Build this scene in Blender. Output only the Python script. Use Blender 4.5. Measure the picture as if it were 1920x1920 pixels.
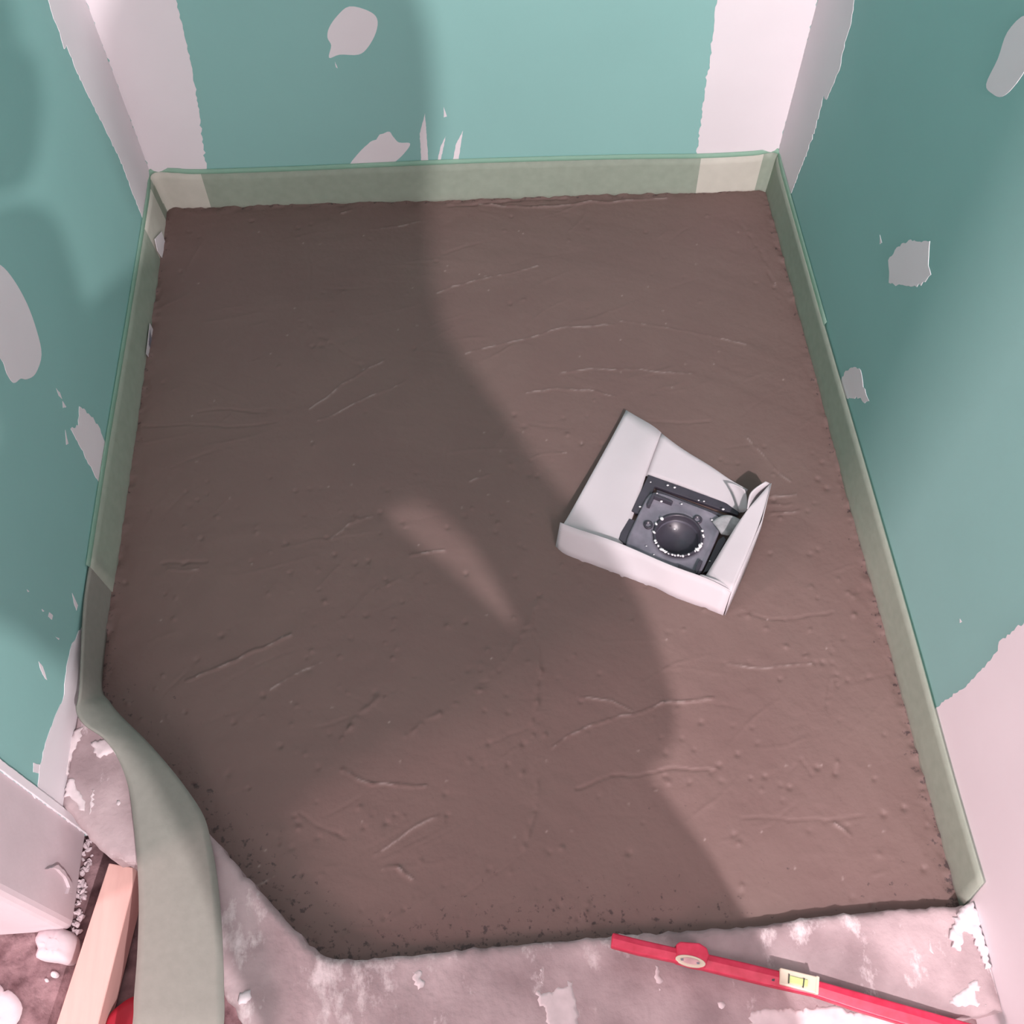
import bpy, bmesh, math, random
import numpy as np
from mathutils import Vector, Matrix

for o in list(bpy.data.objects):
    bpy.data.objects.remove(o)
S = bpy.context.scene
COL = S.collection
random.seed(7)

# ------------------------------------------------------------------ camera
F = 1990.0
HC = 1.5
def _n(v): return v/np.linalg.norm(v)
_down = _n(np.array([8., 1202., F]))
_fy = np.array([-253., -3301., F]); _fy = _n(_fy)
_fy = _n(_fy - _down*_fy.dot(_down))
_up = -_down
_fx = np.cross(_fy, _up)
cam_d = bpy.data.cameras.new('camera'); cam = bpy.data.objects.new('camera', cam_d); COL.objects.link(cam)
cam_d.sensor_width = 36; cam_d.lens = F/1920*36; cam_d.clip_start = .01; cam_d.clip_end = 50
r_ = Vector((_fx[0], _fy[0], _up[0])); d_ = Vector((_fx[1], _fy[1], _up[1])); f_ = Vector((_fx[2], _fy[2], _up[2]))
m_ = Matrix((( r_.x, -d_.x, -f_.x, 0), (r_.y, -d_.y, -f_.y, 0), (r_.z, -d_.z, -f_.z, HC), (0, 0, 0, 1)))
cam.matrix_world = m_
S.camera = cam

# ------------------------------------------------------------------ world, lamps, exposure
S.view_settings.view_transform = 'Standard'; S.view_settings.look = 'None'
S.view_settings.gamma = 1.0; S.view_settings.use_curve_mapping = False
S.view_settings.exposure = 0.0
W = bpy.data.worlds.new('world'); S.world = W; W.use_nodes = True
bgn = W.node_tree.nodes['Background']
bgn.inputs[0].default_value = (1.0, .91, .905, 1); bgn.inputs[1].default_value = .92

def lamp(name, kind, loc, power, color, size=.02, aim=None, sx=None, sy=None):
    d = bpy.data.lights.new(name, kind); o = bpy.data.objects.new(name, d); COL.objects.link(o)
    o.location = loc; d.energy = power; d.color = color
    if kind == 'POINT': d.shadow_soft_size = size
    if kind == 'AREA':
        d.shape = 'RECTANGLE'; d.size = sx; d.size_y = sy
        o.rotation_euler = (Vector(aim)-Vector(loc)).to_track_quat('-Z', 'Y').to_euler()
    return o
KEY = (.58, -1.2, 2.2)
lamp('key_bulb', 'POINT', KEY, 330, (1.0, .88, .90), size=.015)
lamp('hall_fill', 'AREA', (.36, -2.6, 1.5), 34, (1.0, .92, .93), aim=(-.5, 1.3, .7), sx=.5, sy=1.1)  # added soft fill from behind, brightens the left wall
lamp('hall_fill', 'AREA', (-.62, -2.4, 1.5), 10, (1.0, .90, .92), aim=(0, 1.6, .9), sx=.6, sy=1.1)  # second added fill, lifts the left end of the back wall
lamp('front_fill', 'AREA', (.595, -.42, 1.35), 22, (1.0, .78, .80), aim=(-.6, .75, 1.1), sx=.3, sy=.7)  # added fill beside the person, stands in for bounce onto the left wall
lamp('side_window', 'AREA', (-3.2, -.85, 1.5), 112, (1.0, .66, .70), aim=(.6, .4, .2), sx=.45, sy=.8)

# ------------------------------------------------------------------ pixel rays onto real planes
def ray(u, v):
    d = np.array([u-960., v-960., F]); return Vector((d.dot(_fx), d.dot(_fy), d.dot(_up)))
O = Vector((0, 0, HC))
def atz(u, v, z=0.):
    r = ray(u, v); return O + r*((z-HC)/r.z)
XL, XR = -.598, .625
def backy(x): return 1.668-(x+.6)*.0228
def on(plane, u, v):
    r = ray(u, v)
    if plane == 'left': return O + r*(XL/r.x)
    if plane == 'right': return O + r*(XR/r.x)
    # back: y + .0228 x = c
    c = 1.668-.6*.0228
    return O + r*(c/(r.y+.0228*r.x))
NRM = {'left': Vector((1, 0, 0)), 'right': Vector((-1, 0, 0)), 'back': Vector((-.0228, -1, 0)).normalized()}

# ------------------------------------------------------------------ materials
def mat(name, color, rough=.6, spec=.4, var=0., vscale=8., bump=0., bscale=60., bdist=.002, color2=None, metal=0., detail=6, trans=0., transmission=0., coat=0., stretch=None):
    m = bpy.data.materials.new(name); m.use_nodes = True
    nt = m.node_tree; b = nt.nodes['Principled BSDF']
    b.inputs['Base Color'].default_value = (*color, 1); b.inputs['Roughness'].default_value = rough
    b.inputs['Specular IOR Level'].default_value = spec; b.inputs['Metallic'].default_value = metal
    b.inputs['Transmission Weight'].default_value = transmission
    b.inputs['Coat Weight'].default_value = coat
    tc = nt.nodes.new('ShaderNodeTexCoord'); src = tc.outputs['Object']
    if stretch:
        mp = nt.nodes.new('ShaderNodeMapping'); mp.inputs['Scale'].default_value = stretch
        nt.links.new(src, mp.inputs[0]); src = mp.outputs[0]
    if var or color2:
        n = nt.nodes.new('ShaderNodeTexNoise'); n.inputs['Scale'].default_value = vscale; n.inputs['Detail'].default_value = detail
        nt.links.new(src, n.inputs['Vector'])
        r = nt.nodes.new('ShaderNodeValToRGB')
        r.color_ramp.elements[0].position = .32; r.color_ramp.elements[1].position = .68
        c2 = color2 or tuple(c*(1+var) for c in color); c1 = color if color2 else tuple(c*(1-var) for c in color)
        r.color_ramp.elements[0].color = (*c1, 1); r.color_ramp.elements[1].color = (*c2, 1)
        nt.links.new(n.outputs['Fac'], r.inputs[0]); nt.links.new(r.outputs[0], b.inputs['Base Color'])
    if bump:
        n2 = nt.nodes.new('ShaderNodeTexNoise'); n2.inputs['Scale'].default_value = bscale; n2.inputs['Detail'].default_value = 8
        nt.links.new(src, n2.inputs['Vector'])
        bp = nt.nodes.new('ShaderNodeBump'); bp.inputs['Strength'].default_value = bump; bp.inputs['Distance'].default_value = bdist
        nt.links.new(n2.outputs['Fac'], bp.inputs['Height']); nt.links.new(bp.outputs[0], b.inputs['Normal'])
    if trans:
        out = nt.nodes['Material Output']; t = nt.nodes.new('ShaderNodeBsdfTransparent')
        t.inputs[0].default_value = (.80, .95, .85, 1)
        mx = nt.nodes.new('ShaderNodeMixShader'); mx.inputs[0].default_value = trans
        nt.links.new(b.outputs[0], mx.inputs[1]); nt.links.new(t.outputs[0], mx.inputs[2]); nt.links.new(mx.outputs[0], out.inputs[0])
    return m

def mortar_mat():
    m = mat('wet_mortar', (.185, .150, .137), rough=.62, spec=.35, bump=.35, bscale=170, bdist=.0012)
    nt = m.node_tree; b = nt.nodes['Principled BSDF']
    tc = nt.nodes.new('ShaderNodeTexCoord')
    n = nt.nodes.new('ShaderNodeTexNoise'); n.inputs['Scale'].default_value = 3.2; n.inputs['Detail'].default_value = 7; n.inputs['Roughness'].default_value = .6
    nt.links.new(tc.outputs['Object'], n.inputs['Vector'])
    r = nt.nodes.new('ShaderNodeValToRGB'); e = r.color_ramp.elements
    e[0].position = .3; e[0].color = (.136, .085, .078, 1); e[1].position = .7; e[1].color = (.158, .107, .096, 1)
    nt.links.new(n.outputs['Fac'], r.inputs[0])
    # dark crumbs and pits, thicker where the vertex attribute says
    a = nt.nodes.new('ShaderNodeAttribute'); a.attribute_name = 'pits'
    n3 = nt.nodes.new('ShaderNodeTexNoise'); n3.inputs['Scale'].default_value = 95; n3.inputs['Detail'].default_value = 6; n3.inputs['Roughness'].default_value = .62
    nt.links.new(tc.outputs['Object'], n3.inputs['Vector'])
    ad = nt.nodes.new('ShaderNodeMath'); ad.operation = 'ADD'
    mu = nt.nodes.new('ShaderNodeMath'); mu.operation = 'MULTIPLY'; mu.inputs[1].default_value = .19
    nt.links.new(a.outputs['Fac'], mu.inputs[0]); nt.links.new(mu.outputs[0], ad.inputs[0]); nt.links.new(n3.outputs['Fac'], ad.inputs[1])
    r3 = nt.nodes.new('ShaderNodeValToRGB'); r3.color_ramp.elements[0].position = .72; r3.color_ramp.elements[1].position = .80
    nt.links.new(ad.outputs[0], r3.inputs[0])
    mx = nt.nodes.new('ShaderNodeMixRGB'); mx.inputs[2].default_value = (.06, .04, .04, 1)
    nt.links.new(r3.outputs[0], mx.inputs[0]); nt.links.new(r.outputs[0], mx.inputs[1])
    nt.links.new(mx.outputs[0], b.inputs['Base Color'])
    # pale dried lines on the trowel ridges
    a2 = nt.nodes.new('ShaderNodeAttribute'); a2.attribute_name = 'mark'
    mx2 = nt.nodes.new('ShaderNodeMixRGB'); mx2.inputs[2].default_value = (.31, .242, .23, 1)
    nt.links.new(a2.outputs['Fac'], mx2.inputs[0]); nt.links.new(mx.outputs[0], mx2.inputs[1]); nt.links.new(mx2.outputs[0], b.inputs['Base Color'])
    # wetness varies the gloss
    rr = nt.nodes.new('ShaderNodeMapRange'); rr.inputs[1].default_value = .3; rr.inputs[2].default_value = .7; rr.inputs[3].default_value = .5; rr.inputs[4].default_value = .72
    nt.links.new(n.outputs['Fac'], rr.inputs[0]); nt.links.new(rr.outputs[0], b.inputs['Roughness'])
    return m

def splotch(m, col, scale, lo, hi, stretch=(1, .55, 1)):
    nt = m.node_tree; b = nt.nodes['Principled BSDF']; src = b.inputs['Base Color'].links[0].from_socket
    tc = nt.nodes.new('ShaderNodeTexCoord'); mp = nt.nodes.new('ShaderNodeMapping'); mp.inputs['Scale'].default_value = stretch
    mp.inputs['Location'].default_value = (3.1, 1.7, 0)
    nt.links.new(tc.outputs['Object'], mp.inputs[0])
    n = nt.nodes.new('ShaderNodeTexNoise'); n.inputs['Scale'].default_value = scale; n.inputs['Detail'].default_value = 9; n.inputs['Roughness'].default_value = .68
    nt.links.new(mp.outputs[0], n.inputs['Vector'])
    r = nt.nodes.new('ShaderNodeValToRGB'); r.color_ramp.elements[0].position = lo; r.color_ramp.elements[1].position = hi
    nt.links.new(n.outputs['Fac'], r.inputs[0])
    mx = nt.nodes.new('ShaderNodeMixRGB'); mx.inputs[2].default_value = (*col, 1)
    nt.links.new(r.outputs[0], mx.inputs[0]); nt.links.new(src, mx.inputs[1]); nt.links.new(mx.outputs[0], b.inputs['Base Color']); return m

M = {
 'green': mat('green_plasterboard', (.235, .45, .425), rough=.75, spec=.25, var=.035, vscale=2.5, bump=.15, bscale=220, bdist=.0005),
 'filler': mat('joint_filler', (.72, .68, .71), rough=.7, spec=.3, var=.03, vscale=5, bump=.12, bscale=45, bdist=.001),
 'plaster': mat('rough_plaster', (.54, .46, .485), rough=.8, spec=.2, var=.07, vscale=7, bump=.35, bscale=28, bdist=.003),
 'mortar': mortar_mat(),
 'concrete': splotch(mat('kerb_concrete', (.25, .187, .195), rough=.8, spec=.25, color2=(.45, .355, .365), vscale=11, bump=.6, bscale=110, bdist=.0022, detail=10), (.62, .54, .55), 13, .57, .66),
 'rough_floor': mat('rough_concrete_floor', (.085, .045, .05), rough=.9, spec=.2, color2=(.27, .175, .185), vscale=34, bump=.9, bscale=60, bdist=.006, detail=10),
 'strip': mat('foam_strip', (.40, .44, .375), rough=.75, spec=.2, var=.05, vscale=60, bump=.2, bscale=300, bdist=.0006, trans=.42),
 'strip_pale': mat('foam_strip_filler_showthrough', (.60, .585, .52), rough=.75, spec=.2, var=.04, vscale=40, bump=.2, bscale=300, bdist=.0006, trans=.2),  # lighter colour imitates filler seen through the translucent strip
 'strip_loose': mat('foam_strip_loose', (.215, .215, .19), rough=.75, spec=.2, var=.04, vscale=90, bump=.2, bscale=300, bdist=.0006),  # same foam as the fixed run, colour darkened to offset stronger light here
 'film': mat('green_film', (.40, .58, .50), rough=.5, spec=.3, trans=.62),
 'paper': mat('coated_card', (.52, .485, .51), rough=.6, spec=.3, var=.03, vscale=12, bump=.1, bscale=20, bdist=.002),
 'drain': mat('grey_plastic', (.125, .12, .15), rough=.45, spec=.5, color2=(.20, .19, .23), vscale=40, bump=.2, bscale=90, bdist=.001),
 'drain_dark': mat('dark_plastic', (.045, .04, .055), rough=.35, spec=.5, var=.2, vscale=30),
 'trap': mat('drain_trap', (.075, .07, .095), rough=.3, spec=.5, var=.25, vscale=25),
 'crumb': mat('white_crumbs', (.8, .78, .8), rough=.5),
 'tape': mat('clear_tape', (.45, .43, .46), rough=.25, spec=.6, var=.3, vscale=60, trans=.35),
 'red': mat('red_painted_level', (.40, .010, .042), rough=.45, spec=.5, color2=(.52, .028, .075), vscale=70, bump=.1, bscale=120, bdist=.0006),
 'red_plastic': mat('red_plastic', (.38, .012, .03), rough=.5, spec=.4, var=.15, vscale=12),
 'vial_house': mat('vial_housing', (.55, .48, .38), rough=.35, spec=.5, var=.05, vscale=60),
 'vial': mat('vial_fluid', (.42, .50, .20), rough=.1, spec=.6, coat=.5),
 'black': mat('black_line', (.03, .03, .03), rough=.5),
 'wood': mat('planed_pine', (.56, .34, .305), rough=.6, spec=.25, color2=(.62, .39, .35), vscale=5, bump=.15, bscale=40, bdist=.0006, stretch=(12, 1, 12)),
 'mount': mat('scuffed_window', (.50, .30, .31), rough=.4, var=.15, vscale=90),
 'residue': mat('plaster_film_and_lit_floor', (.56, .485, .50), rough=.85, var=.08, vscale=60),
 'chip': mat('white_plaster_lump', (.60, .55, .57), rough=.85, var=.03, vscale=30, bump=.5, bscale=80, bdist=.003),
 'cloth': mat('dark_jacket', (.05, .06, .09), rough=.9), 'jeans': mat('blue_jeans', (.06, .09, .16), rough=.9),
 'skin': mat('skin', (.55, .33, .25), rough=.55), 'hair': mat('brown_hair', (.06, .035, .02), rough=.7),
}

# ------------------------------------------------------------------ helpers
def obj(name, bm_or_mesh, m, parent=None, smooth=False, **props):
    if isinstance(bm_or_mesh, bmesh.types.BMesh):
        me = bpy.data.meshes.new(name); bm_or_mesh.normal_update(); bm_or_mesh.to_mesh(me); bm_or_mesh.free()
    else: me = bm_or_mesh
    o = bpy.data.objects.new(name, me); COL.objects.link(o)
    if m is not None: me.materials.append(m)
    if smooth:
        for p in me.polygons: p.use_smooth = True
    if parent is not None:
        o.parent = parent
        o.matrix_parent_inverse = Matrix.Translation(parent.location).inverted() @ Matrix.Identity(4) if parent.type == 'EMPTY' else Matrix.Identity(4)
    for k, v in props.items(): o[k] = v
    return o
def thing(name, label, cat, loc=(0, 0, 0), group=None):
    o = bpy.data.objects.new(name, None); COL.objects.link(o); o.location = loc; o.empty_display_size = .05
    o['label'] = label; o['category'] = cat
    if group: o['group'] = group
    return o
def tag(o, label, cat, group=None):
    o['label'] = label; o['category'] = cat
    if group: o['group'] = group
    return o
def bevel(o, w, seg=2, ang=40):
    md = o.modifiers.new('bevel', 'BEVEL'); md.width = w; md.segments = seg; md.limit_method = 'ANGLE'; md.angle_limit = math.radians(ang)
def solidify(o, t, off=0):
    md = o.modifiers.new('thickness', 'SOLIDIFY'); md.thickness = t; md.offset = off
def subsurf(o, n=2):
    md = o.modifiers.new('smooth', 'SUBSURF'); md.levels = n; md.render_levels = n
def box(bm, a, b):
    x0, y0, z0 = a; x1, y1, z1 = b
    v = [bm.verts.new(p) for p in ((x0, y0, z0), (x1, y0, z0), (x1, y1, z0), (x0, y1, z0), (x0, y0, z1), (x1, y0, z1), (x1, y1, z1), (x0, y1, z1))]
    for f in ((3, 2, 1, 0), (4, 5, 6, 7), (0, 1, 5, 4), (1, 2, 6, 5), (2, 3, 7, 6), (3, 0, 4, 7)): bm.faces.new([v[i] for i in f])
def prism(bm, pts, off):
    """closed outline pts (Vectors) pushed along off"""
    a = [bm.verts.new(p) for p in pts]; b = [bm.verts.new(Vector(p)+off) for p in pts]
    n = len(a); bm.faces.new(a); bm.faces.new(b[::-1])
    for i in range(n): bm.faces.new((a[i], b[i], b[(i+1) % n], a[(i+1) % n])[::-1])
    bmesh.ops.recalc_face_normals(bm, faces=bm.faces[:])
def smooth_closed(pts, n=6, sharp=()):
    """catmull-rom through a closed outline"""
    out = []; N = len(pts)
    for i in range(N):
        p0, p1, p2, p3 = pts[i-1], pts[i], pts[(i+1) % N], pts[(i+2) % N]
        for k in range(n):
            t = k/n
            out.append(.5*((2*p1)+(-p0+p2)*t+(2*p0-5*p1+4*p2-p3)*t*t+(-p0+3*p1-3*p2+p3)*t**3))
    return out
def densify(pts, step, jit, close=True, normal=None):
    out = []; N = len(pts); rng = range(N if close else N-1)
    for i in rng:
        a, b = pts[i], pts[(i+1) % N]; L = (b-a).length; k = max(1, int(L/step))
        d = (b-a).normalized() if L > 0 else Vector((1, 0, 0))
        for j in range(k):
            p = a.lerp(b, j/k)
            if j and jit:
                side = d.cross(normal or Vector((0, 0, 1)))
                p = p+side*random.gauss(0, jit)
            out.append(p)
    if not close: out.append(pts[-1])
    return out

# ================================================================== SETTING
ZF = -.07      # rough floor outside the shower
# --- walls
def wall(name, a, b, m=M['green']):
    bm = bmesh.new(); box(bm, a, b); o = obj(name, bm, m); o['kind'] = 'structure'; return o
wl = wall('wall_left', (XL-.12, .437, ZF), (XL, 1.70, 2.3))
bm = bmesh.new()
prism(bm, [Vector((XL-.12, backy(XL-.12), ZF)), Vector((XR+.12, backy(XR+.12), ZF)), Vector((XR+.12, 1.8, ZF)), Vector((XL-.12, 1.8, ZF))], Vector((0, 0, 2.37)))
wb = obj('wall_back', bm, M['green'], kind='structure')
wr = wall('wall_right', (XR, -1.6, ZF), (XR+.12, 1.66, 2.3))
wf = wall('wall_front', (-2.2, .305, ZF), (XL-.0006, .4600, 2.3), M['plaster'])
bevel(wf, .012, 3)

def patch(name, plane, px, parent, m='filler', th=.0007, jit=.0012, extra=None, smooth=True, step=.006, lab=None):
    n = NRM[plane]; pts = [on(plane, *p) for p in px]
    if extra: pts += [Vector(e) for e in extra]
    if smooth: pts = smooth_closed(pts, 4)
    pts = densify(pts, step, jit, True, n)
    bm = bmesh.new(); prism(bm, [p-n*.0005 for p in pts], n*(th+.0005))
    o = obj(name, bm, M[m], parent)
    if lab: o['label'] = lab
    return o
# joint filler bands in the corners
top = 2.25
pl = on('left', 90, 0); pb = on('back', 330, 0)
yb = backy(XL)
patch('joint_filler', 'left', [(90, 0), (100, 35), (112, 62), (120, 92), (124, 84), (137, 118), (150, 150), (185, 218), (225, 300), (260, 392), (280, 445), (288, 470)], wl,
      extra=[(XL, 1.40, 0), (XL, yb, 0), (XL, yb, top), (XL, pl.y-.05, top)], smooth=False, jit=.0016)
patch('joint_filler', 'back', [(396, 370), (388, 325), (376, 230), (362, 140), (345, 60), (330, 0)], wb,
      extra=[(pb.x-.02, backy(pb.x), top), (XL, yb, top), (XL, yb, 0), (on('back', 396, 370).x, backy(-.5), 0)], smooth=False, jit=.0012)
pb = on('back', 1345, 0)
patch('joint_filler', 'back', [(1345, 0), (1336, 70), (1325, 150), (1314, 230), (1305, 297), (1309, 350)], wb,
      extra=[(on('back', 1309, 350).x, backy(.5), 0), (XR, backy(XR), 0), (XR, backy(XR), top), (pb.x, backy(pb.x), top)], smooth=False, jit=.0012)
pr = on('right', 1602, 0)
patch('joint_filler', 'right', [(1602, 0), (1596, 45), (1584, 80), (1576, 125), (1562, 160), (1550, 187), (1545, 178), (1530, 240), (1508, 300), (1478, 378)], wr,
      extra=[(XR, on('right', 1478, 378).y, 0), (XR, backy(XR), 0), (XR, backy(XR), top), (XR, pr.y, top)], smooth=False, jit=.0018)
# filler band at the front of the right wall
patch('joint_filler', 'right', [(1750, 1332), (1770, 1316), (1792, 1300), (1812, 1288), (1830, 1268), (1850, 1246), (1872, 1220), (1874, 1203), (1898, 1184), (1920, 1170)], wr,
      extra=[(XR, .482, .7), (XR, .475, top), (XR, -1.59, top), (XR, -1.59, ZF), (XR, .495, ZF), (XR, .492, .05)], smooth=False, jit=.0012)
# screw spots
patch('filler_patch', 'back', [(655, 12), (690, 20), (707, 35), (705, 60), (690, 88), (672, 102), (637, 102), (617, 108), (621, 85), (614, 70), (617, 52), (632, 30)], wb)
patch('filler_patch', 'back', [(726, 247), (737, 256), (748, 267), (769, 269), (757, 288), (738, 305), (715, 318), (690, 320), (668, 319), (656, 310), (668, 292), (690, 270)], wb)
patch('filler_patch', 'left', [(-70, 520), (-30, 490), (0, 497), (25, 525), (50, 570), (68, 620), (77, 665), (66, 700), (50, 711), (38, 710), (25, 718), (12, 700), (0, 672), (-50, 640)], wl)
patch('filler_patch', 'left', [(148, 762), (165, 775), (182, 795), (200, 840), (209, 880), (206, 898), (192, 915), (175, 886), (150, 838), (132, 804), (147, 799), (148, 780)], wl, smooth=False)
patch('filler_patch', 'right', [(1925, 28), (1890, 60), (1872, 110), (1850, 158), (1862, 176), (1880, 181), (1905, 158), (1935, 110), (1950, 60)], wr)
patch('filler_patch', 'right', [(1708, 449), (1725, 453), (1744, 452), (1742, 480), (1741, 498), (1746, 515), (1735, 529), (1712, 537), (1690, 534), (1667, 530), (1668, 510), (1666, 488), (1682, 464)], wr, smooth=False)
patch('filler_patch', 'right', [(1602, 688), (1614, 694), (1617, 708), (1619, 726), (1624, 738), (1630, 752), (1622, 756), (1614, 745), (1590, 748), (1580, 736), (1578, 712), (1586, 695)], wr, smooth=False)
# band of filler at the front of the left wall
patch('scrape', 'left', [(84, 1630), (104, 1622), (118, 1636), (130, 1656), (131, 1674), (122, 1676), (126, 1664), (120, 1648), (108, 1634), (98, 1628)], wf, m='plaster', smooth=False, th=.004, jit=.0006)
patch('joint_filler', 'left', [(158, 1168), (145, 1188), (133, 1212), (124, 1250), (118, 1310), (104, 1340), (92, 1372), (80, 1410), (73, 1445), (70, 1480)], wl,
      extra=[(XL, .4372, .14), (XL, .4372, ZF), (XL, .72, ZF), (XL, .715, .06)], smooth=False, jit=.0008)
patch('corner_bead', 'left', [], wl, m='filler', extra=[(XL, .4370, ZF), (XL, .4372, top), (XL, .4475, top), (XL, .4475, ZF)], smooth=False, th=.003, jit=.0002)
# thin smears
for pxs, pl_, w_, m_k in [
    ([(797, 212), (803, 300), (790, 305), (787, 250)], 'back', wb, 0), ([(832, 200), (838, 218), (832, 220)], 'back', wb, 0), ([(868, 245), (858, 310), (846, 315), (855, 270)], 'back', wb, 0), ([(836, 255), (824, 312), (818, 312), (826, 275)], 'back', wb, 0),
    ([(92, 1148), (99, 1154), (97, 1162), (90, 1156)], 'left', wl, 0), ([(105, 728), (112, 736), (116, 748), (110, 742)], 'left', wl, 0), ([(117, 752), (124, 763), (118, 765)], 'left', wl, 0),
    ([(72, 1240), (80, 1250), (88, 1275), (84, 1272), (76, 1256)], 'left', wl, 0), ([(50, 1105), (55, 1109), (52, 1110)], 'left', wl, 0), ([(78, 1142), (83, 1146), (80, 1147)], 'left', wl, 0),
    ([(135, 1112), (146, 1135), (143, 1145), (138, 1130)], 'left', wl, 0), ([(104, 1194), (111, 1197), (110, 1200)], 'left', wl, 0), ([(122, 806), (128, 832), (124, 834)], 'left', wl, 0),
    ([(62, 1430), (75, 1434), (72, 1450), (62, 1448)], 'left', wl, 0), ([(1650, 440), (1654, 455), (1650, 458)], 'right', wr, 0), ([(628, 115), (633, 128), (630, 126)], 'back', wb, 0), ([(1800, 1160), (1804, 1166), (1800, 1168)], 'right', wr, 0)]:
    patch('filler_smear', pl_, pxs, w_, m='smear' if False else 'filler', th=.0004, jit=.0003, smooth=False, step=.004)

# --- rough floor outside
def grid_mesh(x0, x1, y0, y1, step, hfun, keep=None):
    nx = int((x1-x0)/step)+1; ny = int((y1-y0)/step)+1
    xs = np.linspace(x0, x1, nx); ys = np.linspace(y0, y1, ny); X, Y = np.meshgrid(xs, ys)
    Z = hfun(X, Y); v = np.stack([X.ravel(), Y.ravel(), Z.ravel()], 1)
    idx = np.arange(nx*ny).reshape(ny, nx)
    q = np.stack([idx[:-1, :-1], idx[:-1, 1:], idx[1:, 1:], idx[1:, :-1]], -1).reshape(-1, 4)
    if keep is not None:
        k = keep(X, Y).ravel(); q = q[k[q].all(1)]
        used = np.zeros(len(v), bool); used[q.ravel()] = True
        remap = np.cumsum(used)-1; v = v[used]; q = remap[q]
        return v, q, used
    return v, q, None
def vnoise(X, Y, scale, seed, octv=4):
    rs = np.random.RandomState(seed); out = np.zeros_like(X); amp = 1; tot = 0
    for o_ in range(octv):
        G = rs.rand(256, 256); x = X*scale+37.3; y = Y*scale+11.7
        xi = np.floor(x).astype(int); yi = np.floor(y).astype(int); fx = x-xi; fy = y-yi
        fx = fx*fx*(3-2*fx); fy = fy*fy*(3-2*fy)
        g = lambda a, b: G[a % 256, b % 256]
        out += amp*((g(xi, yi)*(1-fx)+g(xi+1, yi)*fx)*(1-fy)+(g(xi, yi+1)*(1-fx)+g(xi+1, yi+1)*fx)*fy-.5)
        tot += amp; amp *= .5; scale *= 2.03
    return out/tot
def np_mesh(name, v, q):
    me = bpy.data.meshes.new(name); me.from_pydata(v.tolist(), [], q.tolist()); me.update()
    me.polygons.foreach_set('use_smooth', [True]*len(me.polygons)); return me
v, q, _ = grid_mesh(-1.6, .66, -1.6, .46, .012, lambda X, Y: ZF+.006*vnoise(X, Y, 14, 3)+.006*vnoise(X, Y, 45, 4, 3))
obj('floor', np_mesh('floor', v, q), M['rough_floor'], kind='structure')

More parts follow.
